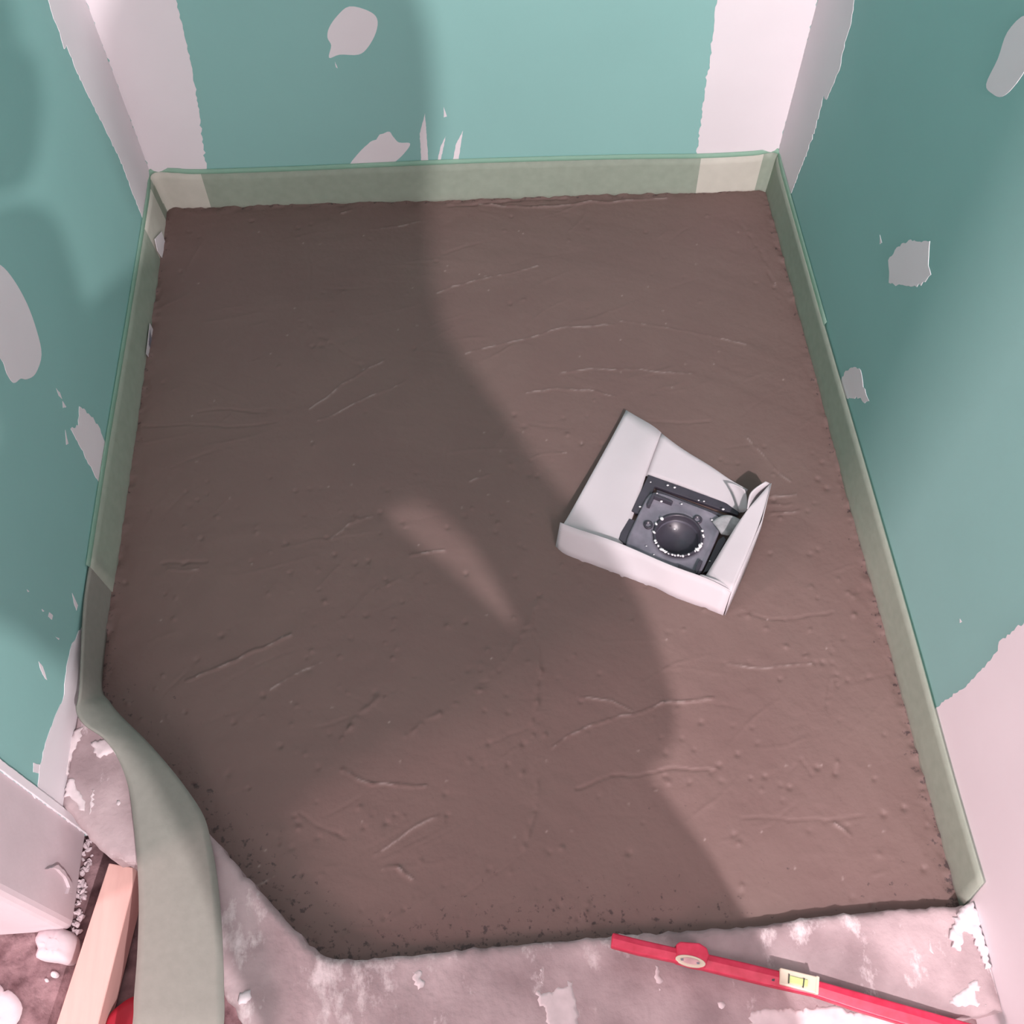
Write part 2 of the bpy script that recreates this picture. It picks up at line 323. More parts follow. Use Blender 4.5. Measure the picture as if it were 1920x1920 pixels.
# --- mortar bed, with trowel ridges, laid to falls
INNER = [(190, 1296), (230, 1350), (290, 1432), (340, 1497), (390, 1562), (450, 1630), (520, 1707), (570, 1762), (596, 1785), (625, 1797), (665, 1799), (760, 1791), (900, 1777), (1050, 1764), (1150, 1753), (1300, 1744), (1440, 1734), (1480, 1726), (1560, 1716), (1680, 1705), (1812, 1696)]
def cz(x): return .034-.012*x
def at_kerb(u, v):
    p = atz(u, v, .034)
    for _ in range(3): p = atz(u, v, cz(p.x))
    return p
inner = [at_kerb(*p) for p in INNER]
inner[0] = Vector((XL+.002, inner[0].y+.01, cz(XL))); inner[-1] = Vector((XR, inner[-1].y, cz(XR)))
ridges = [ # px polylines, height (m), width (m)
 ([(345, 1277), (420, 1245), (500, 1208), (545, 1188)], .0030, .0035), ([(1165, 602), (1220, 610), (1290, 621), (1400, 648)], .0016, .0022),
 ([(820, 548), (880, 530), (960, 512), (1010, 500)], .0016, .002), ([(870, 663), (960, 640), (1060, 615), (1150, 610)], .0014, .002),
 ([(1035, 1400), (1090, 1368), (1160, 1342), (1240, 1322), (1335, 1308)], .0026, .003), ([(1085, 1305), (1145, 1312), (1185, 1328)], .0018, .0025),
 ([(1080, 1480), (1150, 1457), (1240, 1445), (1340, 1443)], -.0022, .003), ([(870, 1675), (930, 1640), (980, 1600)], -.0022, .0025),
 ([(655, 1447), (700, 1468), (745, 1473), (797, 1478)], .0022, .003), ([(370, 775), (430, 768), (500, 772)], -.002, .003), ([(270, 798), (380, 800), (520, 792)], -.0018, .003),
 ([(580, 770), (640, 725), (720, 672)], .0014, .003), ([(600, 790), (680, 745), (760, 715)], .0014, .003), ([(560, 600), (620, 640), (680, 690)], -.002, .006),
 ([(300, 1055), (350, 1053), (385, 1054)], -.0025, .004), ([(310, 1070), (370, 1068)], .002, .003), ([(770, 1037), (800, 1036), (830, 1036)], .003, .003),
 ([(620, 1010), (660, 980), (700, 970)], .0014, .003), ([(710, 1105), (750, 1085), (790, 1075)], .003, .005), ([(880, 905), (915, 890)], .002, .003),
 ([(985, 868), (1010, 852), (1060, 845)], .0015, .002), ([(985, 735), (1040, 728), (1110, 732), (1155, 742)], .0014, .003), ([(1210, 790), (1270, 795), (1330, 790)], -.0016, .003),
 ([(760, 1380), (820, 1340), (900, 1290), (960, 1220), (1010, 1130)], .0028, .007), ([(640, 1390), (665, 1350), (710, 1310)], .003, .008),
 ([(1000, 1180), (1012, 1260), (1003, 1360)], .0028, .008), ([(985, 1590), (1000, 1520), (1010, 1440)], .0026, .009), ([(700, 1600), (750, 1565), (820, 1530)], .0018, .004),
 ([(510, 1290), (600, 1240)], .0012, .003), ([(1440, 935), (1490, 930)], .0022, .003), ([(1435, 950), (1485, 948)], .0022, .003), ([(1450, 965), (1500, 960)], .002, .003),
 ([(1390, 1150), (1470, 1160), (1560, 1145)], -.0016, .003), ([(1360, 1245), (1430, 1252), (1520, 1250)], .0012, .003), ([(1555, 1180), (1560, 1260), (1550, 1345)], -.002, .006),
 ([(1480, 1450), (1500, 1425), (1520, 1460)], -.0015, .003), ([(1560, 1540), (1590, 1565)], .0025, .003), ([(1390, 1535), (1480, 1540), (1620, 1528)], -.0012, .003),
 ([(900, 380), (1000, 388), (1130, 378), (1250, 372)], .0030, .004), ([(840, 386), (940, 376), (1060, 372)], -.0030, .004), ([(640, 400), (660, 394)], .003, .003), ([(700, 430), (800, 412)], .0012, .003),
 ([(1380, 410), (1430, 470), (1470, 600)], -.0018, .006), ([(1400, 820), (1450, 880), (1480, 905)], .0010, .004), ([(1050, 700), (1150, 690), (1300, 700)], .0010, .003),
 ([(430, 1700), (520, 1640)], .0012, .004), ([(560, 1520), (600, 1545), (650, 1570)], -.0018, .003), ([(720, 1630), (745, 1625), (770, 1650)], .002, .003), ([(1180, 1640), (1210, 1660)], -.0022, .005),
]
rp = [([atz(*p) for p in pts], h, w) for pts, h, w in ridges]
def mortar_h(X, Y):
    Z = .0035*vnoise(X, Y, 4, 11)+.0016*vnoise(X, Y, 26, 12, 3)+.0005*vnoise(X, Y, 130, 19, 2)
    # faint arcs left by the trowel
    ang = np.arctan2(Y-.1, X+.1); rad = np.hypot(X+.3, Y+.1)
    Z += .0010*vnoise(rad*14, ang*1.2, 3.2, 21, 3)
    wob = 1+1.2*vnoise(X, Y, 120, 14, 2)
    X0, Y0 = X, Y; X, Y = X0+.012*vnoise(X0, Y0, 22, 61, 3), Y0+.012*vnoise(X0, Y0, 22, 62, 3)
    for pts, h, w in rp:
        for a, b in zip(pts[:-1], pts[1:]):
            ab = np.array([b.x-a.x, b.y-a.y]); L2 = (ab**2).sum()
            t = np.clip(((X-a.x)*ab[0]+(Y-a.y)*ab[1])/L2, 0, 1)
            d2 = (X-a.x-t*ab[0])**2+(Y-a.y-t*ab[1])**2
            k = np.exp(-d2/(w*.5)**2)
            if w >= .005: k = k*(vnoise(X, Y, 110, 33, 2)*2.6+.3)
            Z = Z+h*k*wob*.85
    X, Y = X0, Y0
    rs = np.random.RandomState(5)
    Xw, Yw = X0+.008*vnoise(X0, Y0, 30, 63, 3), Y0+.008*vnoise(X0, Y0, 30, 64, 3)
    for i in range(150):     # short trowel scratches, mostly along the same sweep
        cx, cy = rs.uniform(-.55, .6), rs.uniform(.25, 1.62); a = rs.normal(.35, .5); L_ = rs.uniform(.015, .09); h = rs.choice([-1, 1, 1])*rs.uniform(.0003, .0009)
        dx, dy = Xw-cx, Yw-cy; u_ = dx*math.cos(a)+dy*math.sin(a); w_ = -dx*math.sin(a)+dy*math.cos(a)-u_*u_*rs.uniform(-2, 2)
        Z = Z+h*np.exp(-(w_/.0022)**2)*np.clip(1.2-np.abs(u_)/L_, 0, 1)*wob
    for i in range(420):     # pits and grains
        cx, cy = rs.uniform(-.58, .61), rs.uniform(.25, 1.0) if i % 3 else rs.uniform(.25, 1.64); r = rs.uniform(.0022, .004); h = rs.choice([-1, -1, 1])*rs.uniform(.0012, .003)
        m_k = (np.abs(X-cx) < .015) & (np.abs(Y-cy) < .015); Z[m_k] += h*np.exp(-((X[m_k]-cx)**2+(Y[m_k]-cy)**2)/(r*r))
    # crumbly edge against the strip
    e = np.minimum(np.minimum(X-(XL+.008), (XR-.008)-X), backy(X)-.008-Y)
    Z += np.where(e < .02, (.02-np.clip(e, 0, .02))*.25*(vnoise(X, Y, 60, 40, 3)*2-.15), 0)
    return Z
poly = [(p.x, p.y) for p in inner]
# push the outline under the kerb
DRC = atz(1270, 1010, .004)
def inside_keep(X, Y):
    cx, cy = .1, 1.1
    P = [(XL, 1.68), (XL, inner[0].y-.005)]
    for p in inner[1:-1]:
        d = Vector((p.x-cx, p.y-cy)).normalized(); P.append((p.x+d.x*.035, p.y+d.y*.035))
    P += [(XR, inner[-1].y-.03), (XR, 1.68)]
    ins = np.zeros(X.shape, bool); n = len(P)
    for i in range(n):
        x1, y1 = P[i]; x2, y2 = P[(i+1) % n]
        if y1 == y2: continue
        c = ((y1 > Y) != (y2 > Y)) & (X < (x2-x1)*(Y-y1)/(y2-y1)+x1); ins ^= c
    drain = np.hypot(X-DRC.x, Y-DRC.y) < .036 # the drain pan sits on the mortar collar
    return ins & ~drain
STEP = .0026
v, q, used = grid_mesh(XL, XR, .17, 1.675, STEP, mortar_h, inside_keep)
me = np_mesh('floor', v, q)
att = me.attributes.new('pits', 'FLOAT', 'POINT')
px_, py_ = v[:, 0], v[:, 1]
dist = np.full(len(v), 9.)
for a, b in zip(inner[:-1], inner[1:]):
    ab = np.array([b.x-a.x, b.y-a.y]); L2 = (ab**2).sum()+1e-9
    t = np.clip(((px_-a.x)*ab[0]+(py_-a.y)*ab[1])/L2, 0, 1)
    dist = np.minimum(dist, np.hypot(px_-a.x-t*ab[0], py_-a.y-t*ab[1]))
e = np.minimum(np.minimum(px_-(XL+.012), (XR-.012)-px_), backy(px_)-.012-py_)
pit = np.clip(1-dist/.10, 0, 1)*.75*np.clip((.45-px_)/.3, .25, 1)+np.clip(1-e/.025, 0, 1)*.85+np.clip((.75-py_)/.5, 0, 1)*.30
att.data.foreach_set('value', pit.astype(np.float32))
wx, wy = px_+.012*vnoise(px_, py_, 22, 61, 3), py_+.012*vnoise(px_, py_, 22, 62, 3)
mk = np.zeros(len(v)); brk = np.clip(vnoise(px_, py_, 70, 91, 3)*5+.35, 0, 1)
for pts, h, w in rp:
    if h <= 0 or w > .0041: continue
    for a, b in zip(pts[:-1], pts[1:]):
        ab = np.array([b.x-a.x, b.y-a.y]); L2 = (ab**2).sum()
        t = np.clip(((wx-a.x)*ab[0]+(wy-a.y)*ab[1])/L2, 0, 1)
        mk = np.maximum(mk, np.exp(-((wx-a.x-t*ab[0])**2+(wy-a.y-t*ab[1])**2)/.0013**2)*brk)
rs_ = np.random.RandomState(17)
for k in range(90):
    cx, cy = rs_.uniform(-.55, .6), rs_.uniform(.27, 1.6); mk = np.maximum(mk, 1.2*np.exp(-((px_-cx)**2+(py_-cy)**2)/.0014**2))
a_m = me.attributes.new('mark', 'FLOAT', 'POINT'); a_m.data.foreach_set('value', np.clip(mk*.75, 0, 1).astype(np.float32))
obj('floor', me, M['mortar'], kind='structure')

# ================================================================== THINGS
# --- concrete kerb
OUT = [(108, 1508), (150, 1552), (205, 1608), (262, 1618)]
outer = [at_kerb(*p) for p in OUT]
outer[0] = Vector((XL-.0, outer[0].y, 0))
tail = [at_kerb(330, 1722), at_kerb(418, 1862), at_kerb(455, 1922), Vector((-.292, .10, 0)), Vector((.25, .098, 0)), Vector((XR, .112, 0))]
innerj = densify([Vector((p.x, p.y, 0)) for p in inner], .008, .0010, False)
outj = densify([Vector((p.x, p.y, 0)) for p in outer+tail], .010, .0016, False)
ring = outj+innerj[::-1]
from mathutils.geometry import delaunay_2d_cdt
def slab(name, outline, step, zfun, zbot, m, parent=None, rnd=.005, edge_noise=True):
    """solid with outline (2-D points), noisy top zfun and rounded top edge"""
    P = np.array([(p.x, p.y) for p in outline]); n = len(P)
    xs = np.arange(P[:, 0].min(), P[:, 0].max(), step); ys = np.arange(P[:, 1].min(), P[:, 1].max(), step)
    X, Y = np.meshgrid(xs, ys); X = X.ravel()+np.random.RandomState(1).normal(0, step*.12, X.size); Y = Y.ravel()
    ins = np.zeros(len(X), bool); D = np.full(len(X), 9.)
    for i in range(n):
        (x1, y1), (x2, y2) = P[i], P[(i+1) % n]
        if y1 != y2:
            c = ((y1 > Y) != (y2 > Y)) & (X < (x2-x1)*(Y-y1)/(y2-y1)+x1); ins ^= c
        ab = np.array([x2-x1, y2-y1]); L2 = (ab**2).sum()+1e-12
        t = np.clip(((X-x1)*ab[0]+(Y-y1)*ab[1])/L2, 0, 1); D = np.minimum(D, np.hypot(X-x1-t*ab[0], Y-y1-t*ab[1]))
    k = ins & (D > step*.45)
    pts = [Vector(p) for p in P]+[Vector((x, y)) for x, y in zip(X[k], Y[k])]
    d = np.concatenate([np.zeros(n), D[k]])
    vo, _, fo, ov_, _, _ = delaunay_2d_cdt(pts, [], [list(range(n))], 1, 1e-6)
    A = np.array([(v.x, v.y) for v in vo]); dd = np.array([d[o[0]] if o else 0 for o in ov_])
    Z = zfun(A[:, 0], A[:, 1])-rnd*np.clip(1-dd/(rnd*1.6), 0, 1)**2
    if edge_noise: Z = Z-np.where(dd < rnd*1.5, np.abs(vnoise(A[:, 0], A[:, 1], 70, 77, 3))*.004, 0)
    bm = bmesh.new(); tv = [bm.verts.new((a[0], a[1], z)) for a, z in zip(A, Z)]
    for f in fo:
        try: bm.faces.new([tv[i] for i in f]).smooth = True
        except ValueError: pass
    bm.normal_update()
    be = [e for e in bm.edges if e.is_boundary]
    low = {}
    for e in be:
        for v in e.verts:
            if v not in low: low[v] = bm.verts.new((v.co.x, v.co.y, zbot))
    for e in be: bm.faces.new((e.verts[0], e.verts[1], low[e.verts[1]], low[e.verts[0]]))
    bmesh.ops.recalc_face_normals(bm, faces=bm.faces[:])
    if sum(f.normal.z for f in bm.faces) < 0: bmesh.ops.reverse_faces(bm, faces=bm.faces[:])
    return obj(name, bm, m, parent)
kerb = slab('shower_curb', ring, .006, lambda X, Y: .034-.012*X+.0035*vnoise(X, Y, 14, 55, 3)+.0012*vnoise(X, Y, 90, 56, 3), ZF-.004, M['concrete'])
tag(kerb, 'low angled raw concrete curb along the open front of the wet mortar bed', 'curb')
def blob_on(name, px, z, th, m, parent, jit=.0015):
    pts = [Vector((atz(u, v, z).x, atz(u, v, z).y, 0)) for u, v in px]; pts = densify(smooth_closed(pts, 3), .004, jit)
    c = sum(pts, Vector())/len(pts)
    bm = bmesh.new(); rings = []
    for s, h in ((1.0, -.001), (.96, th*.7), (.7, th), (.35, th*1.05)):
        rings.append([bm.verts.new((c.x+(p.x-c.x)*s, c.y+(p.y-c.y)*s, z+h+(random.gauss(0, min(th*.12, .0006)) if h > 0 else 0))) for p in pts])
    n = len(pts)
    for a, b in zip(rings[:-1], rings[1:]):
        for i in range(n): bm.faces.new((a[i], a[(i+1) % n], b[(i+1) % n], b[i]))
    bm.faces.new(rings[-1]); bmesh.ops.recalc_face_normals(bm, faces=bm.faces[:])
    return obj(name, bm, m, parent, smooth=True)
# plaster residue stuck to the kerb (parts of it), plus one painted bright patch
def ragged(name, px, th, m, parent, jit=.0016, step=.0035, plane_z=None):
    pts = [at_kerb(*p) for p in px]; pts = densify([Vector((p.x, p.y, 0)) for p in pts], .003, jit)
    h0 = lambda X, Y: .034-.012*X+.0035*vnoise(X, Y, 14, 55, 3)+.0012*vnoise(X, Y, 90, 56, 3)
    return slab(name, pts, step, lambda X, Y: h0(X, Y)+th*(1+1.2*vnoise(X, Y, 120, 9, 3)), .010, m, parent, rnd=min(.002, th*.8), edge_noise=False)
for pxs, th, mk in [([(1800, 1704), (1824, 1692), (1834, 1712), (1840, 1748), (1852, 1788), (1856, 1815), (1846, 1818), (1836, 1785), (1822, 1752), (1806, 1746), (1804, 1762), (1800, 1784), (1783, 1776), (1780, 1750), (1790, 1728)], .005, 'chip'),
                ([(170, 1392), (188, 1386), (206, 1388), (222, 1412), (204, 1414), (188, 1422), (176, 1412)], .003, 'residue'),
                ([(128, 1462), (138, 1460), (146, 1482), (158, 1500), (158, 1526), (146, 1510), (134, 1498), (120, 1494)], .0012, 'residue'),
                ([(172, 1480), (178, 1482), (172, 1520), (168, 1528)], .0006, 'residue'), ([(219, 1500), (224, 1500), (222, 1511), (218, 1508)], .0008, 'residue'),
                ([(128, 1392), (142, 1368), (156, 1362), (150, 1384), (136, 1410), (128, 1445), (118, 1475), (111, 1488), (114, 1445)], .0014, 'residue'),
                ([(450, 1862), (470, 1856), (472, 1870), (462, 1882), (448, 1884)], .003, 'chip'), ([(772, 1822), (786, 1818), (796, 1846), (784, 1856), (776, 1846)], .0008, 'residue'),
                ([(1006, 1858), (1020, 1862), (1060, 1850), (1074, 1838), (1080, 1880), (1086, 1930), (1030, 1930), (1022, 1890), (1010, 1880)], .0006, 'residue'),
                ([(1012, 1818), (1018, 1816), (1020, 1846), (1013, 1842)], .0005, 'residue'), ([(1228, 1810), (1236, 1812), (1244, 1850), (1236, 1858), (1230, 1838)], .0006, 'residue'),
                ([(1345, 1880), (1356, 1878), (1358, 1890), (1348, 1889)], .001, 'residue'), ([(1740, 1760), (1746, 1772), (1752, 1790), (1742, 1782)], .0006, 'residue'),
                ([(1800, 1860), (1826, 1838), (1840, 1850), (1830, 1872), (1850, 1884), (1800, 1888), (1780, 1882)], .0008, 'residue'),
                ([(1410, 1830+66), (1440, 1890), (1500, 1893), (1560, 1886), (1600, 1900), (1680, 1905), (1760, 1915), (1700, 1935), (1400, 1935)], .0008, 'residue')]:  # last outline: pale patch painted for the brightly lit floor
    ragged('plaster_residue', pxs, th, M[mk], kerb)  # the last one is the painted bright floor patch, not residue

# --- foam edge strip: fixed run round three walls, loose end lying over the kerb
def ribbon(name, A, B, m, parent, th=.002, nseg=4, sm=6, cols=6, sag=0.):
    """A,B: lists of Vectors along the two edges"""
    def cr(P, n):
        out = []
        for i in range(len(P)-1):
            p0 = P[max(i-1, 0)]; p1 = P[i]; p2 = P[i+1]; p3 = P[min(i+2, len(P)-1)]
            for k in range(n):
                t = k/n; out.append(.5*((2*p1)+(-p0+p2)*t+(2*p0-5*p1+4*p2-p3)*t*t+(-p0+3*p1-3*p2+p3)*t**3))
        return out+[P[-1]]
    a = cr(A, sm); b = cr(B, sm); bm = bmesh.new(); rows = []
    for p, q_ in zip(a, b):
        w = (q_-p).length
        rows.append([bm.verts.new(p.lerp(q_, c/cols)+Vector((0, 0, sag*w*math.sin(math.pi*c/cols)))) for c in range(cols+1)])
    for r0, r1 in zip(rows[:-1], rows[1:]):
        for c in range(cols): bm.faces.new((r0[c], r0[c+1], r1[c+1], r1[c]))
    bmesh.ops.recalc_face_normals(bm, faces=bm.faces[:])
    o = obj(name, bm, m, parent, smooth=True); solidify(o, th); return o
strip = thing('edge_strip', 'pale green foam edge strip lining the foot of three walls, loose end over curb', 'strip', (XL, .64, 0))
HT = .082
e_ = .005
bs = [Vector((XL+.012, .80, -.012)), Vector((XL+.013, 1.0, -.012)), Vector((XL+.012, 1.3, -.012)), Vector((XL+.012, 1.60, -.012)), Vector((XL+.014, backy(XL)-.014, -.012)),
      Vector((XL+.05, backy(XL)-.010, -.012)), Vector((XL+.098, backy(XL)-.011, -.012)), Vector((-.3, backy(-.3)-.009, -.012)), Vector((0, backy(0)-.011, -.012)), Vector((.3, backy(.3)-.009, -.012)), Vector((XR-.152, backy(XR)-.010, -.012)), Vector((XR-.05, backy(XR)-.010, -.012)),
      Vector((XR-.016, backy(XR)-.016, -.012)), Vector((XR-.010, backy(XR)-.06, -.012)), Vector((XR-.010, 1.2, -.012)), Vector((XR-.012, .9, -.012)), Vector((XR-.010, .6, -.012)), Vector((XR-.010, .4, -.012)), Vector((XR-.009, .240, -.012))]
ts = []
for i, p in enumerate(bs):
    x = XL+e_ if i < 5 else (XR-e_ if i >= 12 else p.x); y = p.y if (i < 4 or i > 12) else backy(p.x)-e_
    ts.append(Vector((x, y, HT+.003*math.sin(i*1.7))))
ts[-1] = Vector((XR-e_, .258, .082)); ts[0].z = .083
r1 = ribbon('fixed_strip', ts, bs, M['strip'], strip, th=.003)
r1.data.materials.append(M['strip_pale'])  # show-through of the corner filler, painted on these faces
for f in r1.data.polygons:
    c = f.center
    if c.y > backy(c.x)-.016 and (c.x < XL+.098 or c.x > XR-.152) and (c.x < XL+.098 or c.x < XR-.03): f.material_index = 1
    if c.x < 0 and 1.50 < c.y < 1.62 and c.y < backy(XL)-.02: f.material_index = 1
# film along its upper edge
fa = [Vector((p.x, p.y, p.z+.009)) for p in ts]; 
for i, p in enumerate(fa):
    if i < 5: p.x = XL+.002
    if i >= 12: p.x = XR-.002
    if 4 <= i <= 12: p.y = backy(p.x)-.002
ribbon('adhesive_film', fa[:-4], ts[:-4], M['film'], strip, th=.0006, cols=2)
def K(u, v, z): return atz(u, v, z)
LA = [(None, (XL+e_, .83, .083)), (None, (XL+e_, .74, .083)), ((150, 1290), .082), ((143, 1330), .083), ((158, 1358), .082), ((196, 1386), .074), ((224, 1428), .064), ((242, 1480), .058), ((251, 1545), .056), ((258, 1620), .056), ((261, 1700), .058), ((258, 1790), .062), ((252, 1870), .066), ((248, 1930), .068)]
LB = [(None, (XL+.010, .83, -.01)), (None, (XL+.010, .74, -.005)), ((190, 1285), .012), ((206, 1318), .040), ((228, 1345), .047), ((272, 1388), .049), ((312, 1432), .050), ((350, 1480), .050), ((382, 1530), .051), ((396, 1580), .052), ((408, 1650), .056), ((416, 1740), .060), ((420, 1850), .066), ((419, 1930), .068)]
def conv(L): return [Vector(b) if a is None else K(a[0], a[1], b) for a, b in L]
A_ = conv(LA); B_ = conv(LB)
A_ += [A_[-1]+Vector((-.01, -.09, -.01)), A_[-1]+Vector((-.03, -.19, -.08)), A_[-1]+Vector((-.05, -.26, -.130))]
B_ += [B_[-1]+Vector((-.01, -.09, -.01)), B_[-1]+Vector((-.03, -.19, -.08)), B_[-1]+Vector((-.05, -.26, -.130))]
ribbon('loose_end', A_, B_, M['strip_loose'], strip, th=.003, sag=.035, cols=10, sm=8)
# white label and filler smear stuck to the strip
def quad_on_strip(name, pts, m):
    bm = bmesh.new(); vs = [bm.verts.new(p) for p in pts]; bm.faces.new(vs); o = obj(name, bm, m, strip); solidify(o, .0008); return o
def onstrip(u, v, off=.0125):
    r = ray(u, v); return O+r*((XL+off)/r.x)
quad_on_strip('paper_label', [onstrip(*p, .0158) for p in ((281, 606), (289, 622), (287, 650), (283, 676), (274, 663), (277, 640))], M['paper'])
quad_on_strip('label_print', [onstrip(*p, .0165) for p in ((281, 618), (285, 640), (282, 655), (279, 645))], M['drain'])
quad_on_strip('filler_smear', [onstrip(*p, .0152) for p in ((303, 434), (312, 462), (308, 490), (295, 470), (290, 448))], M['filler'])

# --- cover card round the drain
C = lambda u, v, z: atz(u, v, z)
card = thing('cover_card', 'torn white folded card surrounding the grey floor drain on wet mortar', 'card', C(1240, 960, 0))
def sheet(name, rows, m, parent, th=.0016, sub=2):
    bm = bmesh.new(); R = [[bm.verts.new(p) for p in r] for r in rows]
    for a, b in zip(R[:-1], R[1:]):
        for i in range(len(a)-1): bm.faces.new((a[i], a[i+1], b[i+1], b[i]))
    bmesh.ops.recalc_face_normals(bm, faces=bm.faces[:])
    o = obj(name, bm, m, parent, smooth=True); 
    if sub:
        subsurf(o, sub)
        cr = o.data.attributes.new('crease_edge', 'FLOAT', 'EDGE'); bmx = bmesh.new(); bmx.from_mesh(o.data)
        vals = [1.0 if e.is_boundary else 0.0 for e in bmx.edges]; bmx.free(); cr.data.foreach_set('value', vals)
        o.modifiers[-1].boundary_smooth = 'PRESERVE_CORNERS'
    solidify(o, th, 1); return o
# tray: left side and far side running down to the opening
sheet('card_panel', [
    [C(1048, 995, .030), C(1065, 970, .026), C(1100, 905, .016), C(1148, 820, .009), C(1174, 770, .009)],
    [C(1080, 1010, .018), C(1088, 985, .016), C(1118, 925, .011), C(1165, 848, .008), C(1200, 785, .014)],
    [C(1120, 1015, .008), C(1130, 992, .009), C(1158, 945, .009), C(1188, 882, .010), C(1227, 800, .022)],
    [C(1165, 1028, .004), C(1175, 1000, .004), C(1190, 960, .004), C(1210, 890, .004), C(1240, 812, .020)]], M['paper'], card)
sheet('card_panel', [
    [C(1210, 892, .004), C(1225, 850, .012), C(1240, 812, .020)],
    [C(1250, 902, .004), C(1262, 868, .012), C(1282, 845, .018)],
    [C(1295, 918, .004), C(1306, 886, .012), C(1332, 872, .018)],
    [C(1340, 938, .005), C(1350, 908, .014), C(1368, 900, .026)],
    [C(1388, 962, .008), C(1394, 936, .018), C(1402, 918, .032)]], M['paper'], card)
# front flap: stands up, seen from outside
fl_t = [(1050, 980), (1066, 986), (1085, 993), (1120, 1004), (1146, 1013), (1170, 1022), (1215, 1042), (1260, 1062), (1308, 1078), (1340, 1090), (1371, 1108)]
fl_b = [(1041, 1027), (1054, 1040), (1072, 1048), (1112, 1062), (1160, 1080), (1205, 1098), (1232, 1103), (1248, 1116), (1290, 1132), (1325, 1144), (1355, 1156)]
sheet('card_flap', [[C(u, v, .042) for u, v in fl_t], [C((u+a)/2, (v+b)/2, .021) for (u, v), (a, b) in zip(fl_t, fl_b)], [C(u, v, -.002) for u, v in fl_b]], M['paper'], card, sub=1)
sheet('card_tab', [[C(u, v+2, .040) for u, v in ((1312, 1077), (1340, 1088), (1372, 1104))], [C(u, v-3, .034) for u, v in ((1318, 1082), (1340, 1088), (1366, 1098))]], M['paper'], card, sub=0)
# right flap folded in over the edge
sheet('card_flap', [
    [C(1445, 906, .062), C(1428, 975, .052), C(1400, 1040, .046), C(1371, 1110, .042)],
    [C(1425, 928, .060), C(1410, 985, .050), C(1378, 1045, .044), C(1350, 1100, .038)],
    [C(1402, 955, .054), C(1380, 985, .046), C(1350, 1035, .038), C(1324, 1078, .030)]], M['paper'], card)
sheet('card_flap', [   # curled corner
    [C(1402, 955, .054), C(1404, 930, .058), C(1412, 918, .062), C(1436, 903, .066)],
    [C(1412, 950, .045), C(1416, 935, .048), C(1424, 922, .052), C(1446, 907, .061)],
    [C(1420, 945, .030), C(1424, 935, .030), C(1430, 925, .032), C(1444, 915, .040)]], M['paper'], card, sub=2)
sheet('card_crease', [
    [C(1362, 905, .036), C(1376, 925, .030), C(1386, 960, .018)], [C(1374, 905, .040), C(1392, 925, .036), C(1394, 962, .022)], [C(1396, 918, .046), C(1401, 932, .040), C(1400, 956, .030)]], M['paper'], card, th=.001)
# right outer side of the card down to the mortar
sheet('card_side', [[C(1445, 906, .060), C(1428, 975, .050), C(1400, 1040, .045), C(1371, 1110, .041)], [C(1440, 925, .0), C(1424, 995, .0), C(1394, 1075, .0), C(1358, 1153, .0)]], M['paper'], card, sub=0)

# --- floor drain
dr = thing('floor_drain', 'grey plastic square floor drain with round opening inside the white card', 'drain', C(1270, 1008, 0))
ex = (C(1345, 940, 0)-C(1245, 902, 0)); ex.z = 0; ex.normalize(); ey = Vector((-ex.y, ex.x, 0)); ctr = C(1270, 1010, .004); ctr.z = 0
def L(x, y, z): return ctr+ex*x+ey*y+Vector((0, 0, z))
def loc_box(bm, x0, x1, y0, y1, z0, z1):
    v = [bm.verts.new(L(*p)) for p in ((x0, y0, z0), (x1, y0, z0), (x1, y1, z0), (x0, y1, z0), (x0, y0, z1), (x1, y0, z1), (x1, y1, z1), (x0, y1, z1))]
    for f in ((3, 2, 1, 0), (4, 5, 6, 7), (0, 1, 5, 4), (1, 2, 6, 5), (2, 3, 7, 6), (3, 0, 4, 7)): bm.faces.new([v[i] for i in f])
def inv(u, v, z):
    p = C(u, v, z)-ctr; return p.dot(ex), p.dot(ey)
def px_prism(name, px, z0, z1, m, bev=.001, par=None):
    pts = [C(u, v, z1) for u, v in px]; pts = [Vector((p.x, p.y, z0)) for p in pts]
    bm = bmesh.new(); prism(bm, pts, Vector((0, 0, z1-z0))); o = obj(name, bm, m, par or dr); bevel(o, bev, 2); return o
# L-shaped flange
px_prism('flange', [(1216, 890), (1388, 952), (1384, 966), (1228, 912), (1208, 962), (1203, 966), (1184, 958)], .001, .008, M['drain_dark'])
px_prism('side_tab', [(1180, 972), (1198, 978), (1192, 1012), (1172, 1020), (1160, 1010), (1164, 998)], .001, .008, M['drain_dark'])
